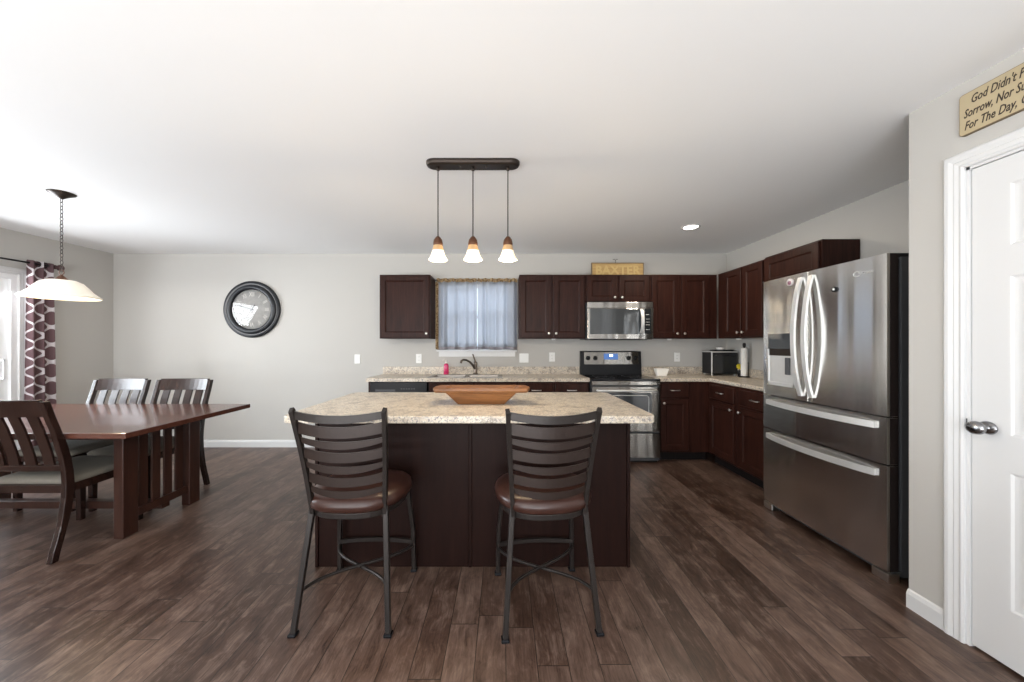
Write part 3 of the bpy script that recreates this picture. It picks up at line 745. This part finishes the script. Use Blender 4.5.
# white dish near the range
t_ = MB(); t_.rings([[Vector((x, y, z)) for x, y in rrect(-a, a, -b, b, .015, 3)] for a, b, z in ((.055, .035, 0), (.075, .05, .075), (.078, .053, .085), (.070, .045, .086), (.052, .032, .01))])
o = t_.obj('loaf_dish', M['ceramic'], loc=(1.87, 4.22, CT1+.0006)); tag(o, 'white loaf dish on the counter just right of the range', 'dish')

# ------------------------------------------------------------------ wall plates
def plate(name, x, z, label, cat, kind, wide=False):
    t = thing(name, label, cat, (x, D, z), 0, 'wall plates')
    w = .058 if wide else .036
    mb = MB(); mb.box(-w, w, -.006, 0, -.058, .058, .003); mb.obj('cover_plate', M['plate'], t)
    xs = (-.023, .023) if wide else (0,)
    for cx in xs:
        if kind == 'switch':
            mb = MB(); mb.box(cx-.006, cx+.006, -.012, -.005, -.012, .012, .002); mb.obj('toggle', M['plate'], t)
        else:
            for zz in (-.021, .021):
                mb = MB(); mb.prism(rrect(cx-.016, cx+.016, zz-.014, zz+.014, .008, 3), -.0075, -.005, 'y'); so = mb.obj('socket', M['plate'], t)
                mb = MB(); mb.box(cx-.008, cx-.006, -.0082, -.007, zz-.005, zz+.006); mb.box(cx+.006, cx+.008, -.0082, -.007, zz-.005, zz+.006); mb.obj('slot', M['slot'], so)
plate('light_switch', -1.849, 1.111, 'white light switch on bare wall left of the granite counter', 'switch', 'switch')
plate('wall_outlet', -1.073, 1.117, 'white wall outlet below the lone left cabinet', 'outlet', 'outlet')
plate('light_switch', .252, 1.123, 'wide double white switch right of the window sill', 'switch', 'switch', True)
plate('wall_outlet', .606, 1.136, 'white wall outlet between double switch and range', 'outlet', 'outlet')
plate('wall_outlet', 2.183, 1.136, 'white wall outlet right of the range, left of toaster oven', 'outlet', 'outlet')

# ------------------------------------------------------------------ sink curtains
def curtain_strip(x0, x1, z0, z1, y, folds, amp, seed, n=90, gather=0.0, nz=14):
    r = random.Random(seed); ph = [r.uniform(0, 6.28) for _ in range(4)]
    mb = MB(); rows = []
    for k in range(nz+1):
        z = z1+(z0-z1)*k/nz; f = .55+.45*k/nz
        row = []
        for i in range(n+1):
            u = i/n; w = u*folds*2*PI
            yy = amp*f*(math.sin(w+ph[0]+.6*math.sin(w*.37+ph[1]))+.35*math.sin(w*2.1+ph[2]))
            c = (x0+x1)/2; xx = x0+(x1-x0)*u; xx = c+(xx-c)*(1-gather*(1-k/nz))
            row.append(Vector((xx, y+yy, z+.004*math.sin(w*.5+ph[3]))))
        rows.append(row)
    mb.rings(rows, False, False, False, True); return mb
def thick(o, w=.0015):
    m = o.modifiers.new('thickness', 'SOLIDIFY'); m.thickness = w; return o
rodz = 2.095
t = thing('curtain_rod', 'thin dark rod across the sink window', 'curtain rod', (0, D-.06, rodz))
mb = MB(); mb.tube([(-.855, 0, 0), (.168, 0, 0)], .006, n=10); mb.obj('rod', M['rod'], t)
for x in (-.83, .145):
    mb = MB(); mb.box(x-.006, x+.006, 0, .06, -.012, .012, .002); mb.obj('bracket', M['rod'], t)
for x0, x1, s, la in ((-.835, -.331, 3, 'left short grey panel of the sink window curtain'), (-.325, .165, 5, 'right short grey panel of the sink window curtain')):
    t = thing('window_curtain', la, 'curtain', (0, 0, 0), 0, 'sink window curtains')
    thick(curtain_strip(x0, x1, 1.262, rodz-.02, D-.064, 3.6, .026, s, 120).obj('cloth', M['sheer'], t))
    thick(curtain_strip(x0, x1, rodz-.026, rodz+.018, D-.070, 11, .012, s+1, 110, 0, 4).obj('header', M['hem'], t), .003)
    thick(curtain_strip(x0, x1, 1.232, 1.266, D-.066, 3.6, .026, s, 120, 0, 3).obj('hem', M['lowhem'], t))
    ed = (x0-.014, x0+.022)
    if x0 < -.5: thick(curtain_strip(ed[0], ed[1], 1.232, rodz-.03, D-.078, 1.2, .008, s+4, 20).obj('edge_band', M['hem'], t))

# ------------------------------------------------------------------ patio door drape, rod
t = thing('curtain_rod', 'black rod with round finial over the patio door', 'curtain rod', (XL, 0, 0))
rz_, rx_ = 2.125, .11
mb = MB(); mb.tube([(rx_, 1.45, rz_), (rx_, 3.80, rz_)], .009, n=10); mb.obj('rod', M['rod'], t)
mb = MB(); mxr = Matrix.Translation((rx_, 3.80, rz_)) @ Matrix.Rotation(-PI/2, 4, 'X')
mb.lathe([(.010, 0), (.022, .006), (.022, .014), (.014, .02), (.022, .032), (.033, .05), (.030, .072), (.014, .086), (0, .09)], 18, mxr); mb.obj('finial', M['finial'], t)
for y in (1.55, 3.72):
    mb = MB(); mb.tube([(0, y, rz_), (rx_, y, rz_)], .006, n=8); mb.lathe([(0, 0), (.022, 0), (.022, .006), (0, .006)], 14, Matrix.Translation((0, y, rz_)) @ Matrix.Rotation(PI/2, 4, 'Y')); mb.obj('bracket', M['rod'], t)
t = thing('drape', 'plum drape with white trellis print beside the patio door', 'curtain', (XL+rx_, 3.70, 0))
cm = curtain_strip(-.135, .125, .02, rz_+.03, 0, 2.6, .035, 11, 80, .18, 24)
cm.xf(Matrix.Rotation(PI/2, 4, 'Z')); thick(cm.obj('cloth', M['drape'], t), .002)
for y in (-.075, -.025, .03, .08):
    mb = MB(); mb.tube([(.024*math.cos(a), y, rz_+.024*math.sin(a)) for a in [2*PI*i/16 for i in range(16)]], .004, n=6, closed=True, up=Vector((0, 1, 0))); mb.obj('grommet', M['rod'], t)

# ------------------------------------------------------------------ wall clock
t = thing('wall_clock', 'large round dark-framed clock on the bare back wall', 'clock', (-3.17, D, 1.735))
mf = Matrix.Rotation(PI/2, 4, 'X')
mb = MB(); mb.lathe([(.345, 0), (.356, .004), (.356, .022), (.345, .034), (.325, .034)], 64, mf, False, False); mb.lathe([(.312, .026), (.300, .044), (.270, .048), (.252, .036), (.248, .020)], 64, mf, False, False); mb.obj('frame', M['clockframe'], t)
mb = MB(); mb.lathe([(.326, .0335), (.320, .029), (.311, .026)], 64, mf, False, False); mb.obj('inner_rim', M['clockrim'], t)
mb = MB(); mb.lathe([(0, .016), (.255, .016), (.255, .0), (0, 0)], 64, mf); mb.obj('dial', M['clockface'], t)
mb = MB()
RN = ['XII', 'I', 'II', 'III', 'IV', 'V', 'VI', 'VII', 'VIII', 'IX', 'X', 'XI']
for k, s in enumerate(RN):
    me = text_mesh(s, .075, .0008, 0, .001, 'CENTER'); a = -2*PI*k/12
    text_into(mb, me, Matrix.Rotation(PI/2, 4, 'X') @ Matrix.Rotation(a, 4, 'Z') @ Matrix.Translation((0, .165, .017)) @ Matrix.Scale(.75, 4, (1, 0, 0))); bpy.data.meshes.remove(me)
mb.obj('numerals', M['numeral'], t)
def hand(name, ang, ln, w):
    mb = MB(); mb.rings([[Vector((x, y, z)) for x, y in ((-w, -.03), (w, -.03), (w*.8, ln*.7), (w*1.5, ln*.75), (0, ln), (-w*1.5, ln*.75), (-w*.8, ln*.7))] for z in (0.0185, .0205)])
    mb.xf(Matrix.Rotation(PI/2, 4, 'X') @ Matrix.Rotation(-ang, 4, 'Z')); mb.obj(name, M['handm'], t)
hand('hour_hand', math.radians(34), .075, .007); hand('minute_hand', math.radians(287), .185, .006)
mb = MB(); mb.lathe([(0, .022), (.252, .022)], 48, mf, False, False); mb.obj('glass', M['cglass'], t)

# ------------------------------------------------------------------ signs
t = thing('wooden_name_sign', 'golden wooden sign reading BAXTER on top of the cabinets', 'sign', (1.063, 4.31, UZ+UH))
mb = MB(); mb.box(0, .625, -.012, .012, 0, .165, .002); mb.obj('board', M['gold'], t)
mb = MB()
mb.frame(-.004, .629, -.001, .169, .010, -.017, .013)
mb.obj('border', M['signedge'], t)
me = text_mesh('BAXTER', .15, .003, 0, .004, 'CENTER'); xs = [v.co.x for v in me.vertices]; wd = max(xs)-min(xs)
mb = MB(); text_into(mb, me, Matrix.Translation((.3125, -.014, .028)) @ Matrix.Rotation(PI/2, 4, 'X') @ Matrix.Scale(.54/wd, 4, (1, 0, 0))); mb.obj('lettering', M['goldl'], t)
mb = MB(); mb.tube([(.29, 0, .165), (.29, 0, .20), (.275, 0, .215), (.26, 0, .212)], .003, n=6); mb.tube([(.29, 0, .20), (.305, 0, .215), (.32, 0, .212)], .003, n=6); mb.obj('wire_hook', M['iron'], t)

t = thing('quote_sign', 'cream plank sign with dark script above the white door', 'sign', (XN, 1.551, 2.2), RZ)
L = .95
mb = MB(); mb.prism(rrect(0, L, 0, .178, .012, 3), -.016, -.001, 'y'); o = mb.obj('plank', M['signedge'], t)
mb = MB(); mb.prism(rrect(.003, L-.003, .003, .175, .010, 3), -.0175, -.014, 'y'); mb.obj('painted_face', M['signboard'], t)
mb = MB()
for pre, rest, xs_, wdt, zb in (("God Didn't", " Promise Days Without Pain, Laughter Without", .038, .133, .124), ("Sorrow, Nor", " Sun Without Rain, But He Did Promise Strength", .016, .150, .072), ("For The Day,", " Comfort For The Tears, And Light For The Way", .018, .155, .020)):
    m1 = text_mesh(pre, .05, .0006, .32, 0); w1 = max(v.co.x for v in m1.vertices)-min(v.co.x for v in m1.vertices); bpy.data.meshes.remove(m1)
    me = text_mesh(pre+rest, .05, .0006, .32, .0006)
    k = wdt/w1
    text_into(mb, me, Matrix.Translation((xs_, -.0178, zb)) @ Matrix.Rotation(PI/2, 4, 'X') @ Matrix.Scale(k, 4, (1, 0, 0))); bpy.data.meshes.remove(me)
mb.obj('lettering', M['ink'], t)

# ------------------------------------------------------------------ pendant bar over the island
py_ = 2.23
t = thing('pendant_light', 'three-light bronze pendant bar hanging over the island', 'light', (-.195, py_, H))
mb = MB(); hl, hw = .293, .056
for_ = [[Vector((x, y, z)) for x, y in rrect(-hl+i, hl-i, -hw+i, hw-i, hw-i-.001, 8)] for i, z in ((0, 0), (0, -.014), (.006, -.024), (.02, -.030))]
mb.rings(for_); mb.obj('canopy', M['bronze'], t)
mb = MB()
for x in (-.075, .085): mb.lathe([(0, -.045), (.006, -.043), (.006, -.03)], 10, Matrix.Translation((x, -.02, 0)), True, False)
mb.obj('screw_cap', M['bronze'], t)
for x in (-.2195, -.0, .2195):
    mb = MB(); mb.lathe([(.010, -.028), (.010, -.05), (.0036, -.055), (.0036, -.462), (.008, -.465), (.010, -.470)], 10, Matrix.Translation((x, 0, 0))); mb.obj('cord', M['bronze'], t)
    mb = MB(); mb.lathe([(.008, -.464), (.016, -.472), (.026, -.487), (.030, -.507), (.030, -.521), (.020, -.524)], 20, Matrix.Translation((x, 0, 0))); mb.obj('socket_cap', M['copper'], t)
    mb = MB(); mb.lathe([(.027, -.518), (.030, -.527), (.033, -.543), (.036, -.554)], 24, Matrix.Translation((x, 0, 0)), False, False); o = mb.obj('glass_neck', M['minitop'], t)
    mb = MB(); mb.lathe([(.036, -.554), (.040, -.570), (.046, -.586), (.055, -.603), (.060, -.611), (.057, -.613), (.044, -.589), (.033, -.557)], 24, Matrix.Translation((x, 0, 0)), False, False); mb.obj('glass_shade', M['mini'], t)
    point('pendant_bulb', (-.195+x, py_, H-.648), 4.5)

# dining pendant
t = thing('pendant_light', 'wide alabaster bowl pendant on a chain over the dining table', 'light', (-3.34, 2.68, H))
mb = MB(); mb.lathe([(.075, 0), (.073, -.006), (.05, -.018), (.025, -.034), (.012, -.044), (0, -.046)], 28); mb.obj('canopy', M['bronze'], t)
mb = MB(); z = -.044; k = 0
while z > -.585:
    pts = []
    for i in range(12):
        a = 2*PI*i/12; u = .0085*math.cos(a); v = .017*math.sin(a)
        pts.append((u, 0, z-.014+v) if k % 2 == 0 else (0, u, z-.014+v))
    mb.tube(pts, .0022, n=6, closed=True, up=Vector((0, 1, 0)) if k % 2 == 0 else Vector((1, 0, 0))); z -= .0275; k += 1
mb.obj('chain', M['bronze'], t)
mb = MB(); mb.tube([(.019*math.cos(a), 0, -.60+.019*math.sin(a)) for a in [2*PI*i/16 for i in range(16)]], .003, n=6, closed=True, up=Vector((0, 1, 0))); mb.lathe([(.006, -.618), (.010, -.622), (.022, -.636), (.036, -.652), (.036, -.660), (0, -.660)], 20); mb.obj('shade_cap', M['copper'], t)
mb = MB(); mb.lathe([(.034, -.655), (.075, -.660), (.110, -.678), (.138, -.712), (.160, -.742), (.188, -.768), (.2055, -.782), (.206, -.793), (.200, -.794), (.180, -.778), (.150, -.748), (.125, -.712), (.10, -.684), (.06, -.668)], 48, None, False, False); mb.obj('glass_shade', M['shade'], t)
point('dining_bulb', (-3.34, 2.68, H-.83), 7)

# recessed downlight
t = thing('recessed_light', 'round recessed ceiling light in front of the right wall cabinets', 'light', (1.82, 3.46, H))
mb = MB(); mb.lathe([(.085, 0), (.085, -.004), (.066, -.006), (.064, -.001)], 32, None, False, False); mb.obj('trim_ring', M['white'], t)
mb = MB(); mb.lathe([(0, -.002), (.065, -.002)], 32, None, False, False); mb.obj('lens', M['lit'], t)
l = bpy.data.lights.new('recessed_lamp', 'AREA'); l.shape = 'DISK'; l.size = .12; l.energy = 6; l.color = (1, .86, .68)
lo = bpy.data.objects.new('recessed_lamp', l); COL.objects.link(lo); lo.location = (1.82, 3.46, H-.012)

# ------------------------------------------------------------------ bar stools
def make_stool(label, loc, rz):
    t = thing('bar_stool', label, 'bar stool', loc, rz, 'bar stools at the island')
    zj, rj = .525, .168
    jr = {-1: (-.167, -.135), 1: (.167, -.135)}; fr = {-1: (-.212, -.225), 1: (.212, -.225)}
    tp = {-1: (-.203, -.250), 1: (.203, -.250)}
    ff = {-1: (-.213, .228), 1: (.213, .228)}; jf = {-1: (-.185, .165), 1: (.185, .165)}
    for s in (-1, 1):
        mb = MB(); mb.tube([(fr[s][0], fr[s][1], .004), (jr[s][0]+s*.004, jr[s][1], zj+.02)], .024, .024, up=Vector((0, 1, 0)))
        lg = mb.obj('leg', M['iron'], t); bevel_mod(lg, .003)
        mb = MB(); mb.box(fr[s][0]-.018, fr[s][0]+.018, fr[s][1]-.018, fr[s][1]+.018, 0, .014, .004); mb.obj('glide', M['blackm'], lg)
        mb = MB(); mb.tube([(ff[s][0], ff[s][1], .004), (ff[s][0]-s*.004, ff[s][1]-.01, .25), (jf[s][0], jf[s][1]+.02, zj-.02)], .022, .022, up=Vector((0, 1, 0)))
        lg = mb.obj('leg', M['iron'], t); bevel_mod(lg, .003)
        mb = MB(); mb.box(ff[s][0]-.018, ff[s][0]+.018, ff[s][1]-.018, ff[s][1]+.018, 0, .014, .004); mb.obj('glide', M['blackm'], lg)
        mb = MB(); p0 = Vector((jr[s][0], jr[s][1]-.004, zj-.03)); p1 = Vector((tp[s][0], tp[s][1], 1.006)); pts = []
        for i in range(9):
            u = i/8; p = p0.lerp(p1, u); p.y += .012*math.sin(PI*u); pts.append(p)
        pts.append(p1+Vector((s*.001, -.006, .006)))
        mb.tube(pts, .019, .026, up=Vector((0, 1, 0))); po = mb.obj('back_post', M['iron'], t); bevel_mod(po, .003)
    def backpt(u, x, bow):
        # u: 0 at joint, 1 at top ; x in -1..1
        hw = .167+(.203-.167)*u; y = -.139+(-.250+.139)*u+.012*math.sin(PI*u); z = zj-.03+(1.006-zj+.03)*u
        return Vector((x*(hw-.006), y-bow*(1-x*x), z))
    def bar(name, u, h, bow, dip, th=.008, mat='slat', tilt=0, crescent=0):
        mb = MB(); rings = []
        for i in range(15):
            x = -1+2*i/14; c = backpt(u, x, bow); c.z -= dip*(1-x*x)
            hh = h*(1-crescent*(x*x)); c.z += crescent*h*.25*x*x
            c.z += tilt*x
            rings.append([c+Vector((0, a*th/2, b*hh/2)) for a, b in ((-1, -1), (1, -1), (1, 1), (-1, 1))])
        mb.rings(rings); return mb.obj(name, M[mat], t)
    bar('top_rail', .965, .034, .030, .016, .012, 'iron')
    for u, h, cr in ((.850, .050, 0), (.730, .034, .35), (.615, .044, 0), (.495, .034, .35), (.380, .042, 0), (.262, .034, .35)):
        bar('back_slat', u, h, .030, .018, .006, 'slat', 0, cr)
    # seat ring + cushion (rounded D, wider at the front)
    def seatpoly(k, n=40):
        pts = []
        for i in range(n):
            a = 2*PI*i/n; c, s_ = math.cos(a), math.sin(a); e = 2/2.7
            x = math.copysign(abs(c)**e, c)*.232; y = math.copysign(abs(s_)**e, s_)*.212
            x *= 1-.10*max(0, -y/.205)
            pts.append((x*k, y*k+.012))
        return pts
    mb = MB(); mb.rings([[Vector((x, y, z)) for x, y in seatpoly(k)] for k, z in ((.90, .498), (.94, .498), (.95, .502), (.95, .522), (.94, .526), (.90, .526))]); mb.obj('seat_frame', M['iron'], t)
    mb = MB(); prof = [(.90, .526), (.985, .529), (1.03, .540), (1.045, .556), (1.03, .574), (.97, .588), (.86, .597), (.65, .602), (.3, .604), (.02, .6045)]
    mb.rings([[Vector((x, y, z)) for x, y in seatpoly(k)] for k, z in prof], True, True, True, True); mb.obj('seat_cushion', M['leather'], t)
    # stretchers
    zs = .165
    def cor(dct, s, z, base): 
        return Vector((dct[s][0], dct[s][1], z))
    A = {s: Vector((fr[s][0]*.93, fr[s][1]*.86, zs+.012)) for s in (-1, 1)}; B = {s: Vector((ff[s][0]*.985, ff[s][1]*.95, zs-.008)) for s in (-1, 1)}
    for s, dz in ((-1, .004), (1, -.006)):
        a, b = A[s], B[-s]; pts = []
        for i in range(21):
            u = i/20; ux = u+.10*math.sin(2*PI*u)*-1; p = Vector((a.x+(b.x-a.x)*ux, a.y+(b.y-a.y)*u, a.z+(b.z-a.z)*u+dz*math.sin(PI*u))); pts.append(p)
        mb = MB(); mb.tube(pts, .0085, n=8); mb.obj('cross_stretcher', M['iron'], t)
    mb = MB(); pts = []
    for i in range(17):
        x = -1+2*i/16; pts.append((x*.21, .210+.026*(1-x*x), zs+.012))
    mb.tube(pts, .012, .022); mb.obj('footrest', M['iron'], t)
    return t
stool = make_stool('left bar stool, brown leather seat and slatted metal back, at the island', (-.728, 1.808, 0), 0)
dup(stool, (.197, 1.797, 0), math.radians(5), 'right bar stool, brown leather seat and slatted metal back, nearer the range')

# ------------------------------------------------------------------ dining table
TZ = .755
tx1 = -2.31; tx0 = -4.40; ty0, ty1 = 2.165, 3.235
t = thing('dining_table', 'long dark red-brown wooden dining table with slatted ends', 'table', ((tx0+tx1)/2, (ty0+ty1)/2, 0))
cx, cy = (tx0+tx1)/2, (ty0+ty1)/2
mb = MB(); mb.box(tx0-cx, tx1-cx, ty0-cy, ty1-cy, TZ-.035, TZ, .004); mb.obj('tabletop', M['table'], t)
LX = -2.57-cx; la0, la1, lb0, lb1 = 2.365-cy, 2.465-cy, 2.865-cy, 2.962-cy
for sgn in (1, -1):
    X = sgn*LX
    for a, b in ((la0, la1), (lb0, lb1)):
        mb = MB(); mb.box(X-.033, X+.033, a, b, 0, TZ-.035, .004); mb.obj('leg', M['tableleg'], t)
    for ra, rb in ((.10, .155), (TZ-.085, TZ-.035)):
        e = MB(); e.box(X-.016, X+.016, la1, lb0, ra, rb, .003); e.obj('end_rail', M['tableleg'], t)
    n = 4; gap = .0285; wdt = (lb0-la1-gap*(n+1))/n
    for k in range(n):
        a = la1+gap+k*(wdt+gap); mb = MB(); mb.box(X-.007, X+.007, a, a+wdt, .155, TZ-.085, .002, 1); mb.obj('end_slat', M['tableleg'], t)
mb = MB(); mb.box(-LX, LX, -.03, .03, .06, .115, .003); mb.obj('stretcher', M['tableleg'], t)
for y in (la0+.02, lb1-.045):
    mb = MB(); mb.box(-LX, LX, y, y+.025, TZ-.10, TZ-.035, .003); mb.obj('apron', M['tableleg'], t)

# ------------------------------------------------------------------ dining chairs (front faces +y locally)
def make_chair(label, loc, rz):
    t = thing('dining_chair', label, 'chair', loc, rz, 'dining chairs around the table')
    hw = .255
    def prof(z):   # y of the rear post centre line
        k = [(0, -.182), (.12, -.148), (.28, -.112), (.45, -.098), (.60, -.114), (.78, -.160), (.965, -.222)]
        for (z0, y0), (z1, y1) in zip(k, k[1:]):
            if z <= z1: 
                u = (z-z0)/(z1-z0); return y0+(y1-y0)*u
        return k[-1][1]
    for s in (-1, 1):
        mb = MB(); zz = [0, .06, .12, .2, .28, .36, .45, .52, .6, .69, .78, .87, .965]
        rings = []
        for z in zz:
            y = (prof(max(0, z-.05))+prof(z)+prof(min(.965, z+.05)))/3; w = .034; d = .044 if .2 < z < .7 else .036
            x = s*(hw-.017); rings.append([Vector((x+a*w/2, y+b*d/2, z)) for a, b in ((-1, -1), (1, -1), (1, 1), (-1, 1))])
        mb.rings(rings); lg = mb.obj('leg', M['chair'], t); bevel_mod(lg, .004)
        mb = MB(); mb.rings([[Vector((s*(hw-.04)+a*w/2, .345+b*w/2, z)) for a, b in ((-1, -1), (1, -1), (1, 1), (-1, 1))] for w, z in ((.034, 0), (.044, .43))]); lg = mb.obj('leg', M['chair'], t); bevel_mod(lg, .004)
    def cross(name, z0, z1, th, bow, x=hw-.034):
        mb = MB(); rings = []
        for i in range(11):
            u = -1+2*i/10; b = -bow*(1-u*u)
            rings.append([Vector((u*x, prof(z)+b+o, z)) for z, o in ((z0, -th/2), (z0, th/2), (z1, th/2), (z1, -th/2))])
        mb.rings(rings); return bevel_mod(mb.obj(name, M['chair'], t), .003)
    cross('top_rail', .872, .975, .026, .022); cross('lower_rail', .525, .562, .024, .014)
    for k in range(4):
        x = -.1512+k*.1008; mb = MB(); rings = []
        for z in (.555, .63, .72, .80, .88):
            b = -.017*(1-(x/.22)**2); rings.append([Vector((x+a*.031, prof(z)+b+c*.006, z)) for a, c in ((-1, -1), (1, -1), (1, 1), (-1, 1))])
        mb.rings(rings); mb.obj('back_slat', M['chair'], t)
    mb = MB()
    mb.box(-hw+.034, hw-.034, -.11, -.085, .385, .435, .003); mb.box(-hw+.04, hw-.04, .335, .36, .385, .435, .003)
    for s in (-1, 1):
        mb.rings([[Vector((s*(hw-.017-.008)+a*.012, y, z)) for a, z in ((-1, .385), (1, .385), (1, .435), (-1, .435))] for y in (-.09, .35)])
    mb.obj('seat_frame', M['chair'], t)
    mb = MB(); 
    rr_ = []
    for i, z in ((.012, .430), (0, .438), (0, .455), (.010, .468), (.035, .477), (.09, .481)):
        rr_.append([Vector((x, y, z)) for x, y in rrect(-hw+.012+i, hw-.012-i, -.095+i, .375-i, .03, 4)])
    mb.rings(rr_, True, True, True, True); mb.obj('seat_cushion', M['fabric'], t)
    return t
ch = make_chair('dark wooden dining chair on the near side of the table, back to the camera', (-2.92, 2.285, 0), 0)
dup(ch, (-2.99, 3.112, 0), PI, 'dark dining chair across the table, right one of the far pair')
dup(ch, (-3.575, 3.112, 0), PI, 'dark dining chair across the table, left one of the far pair beside the drape')
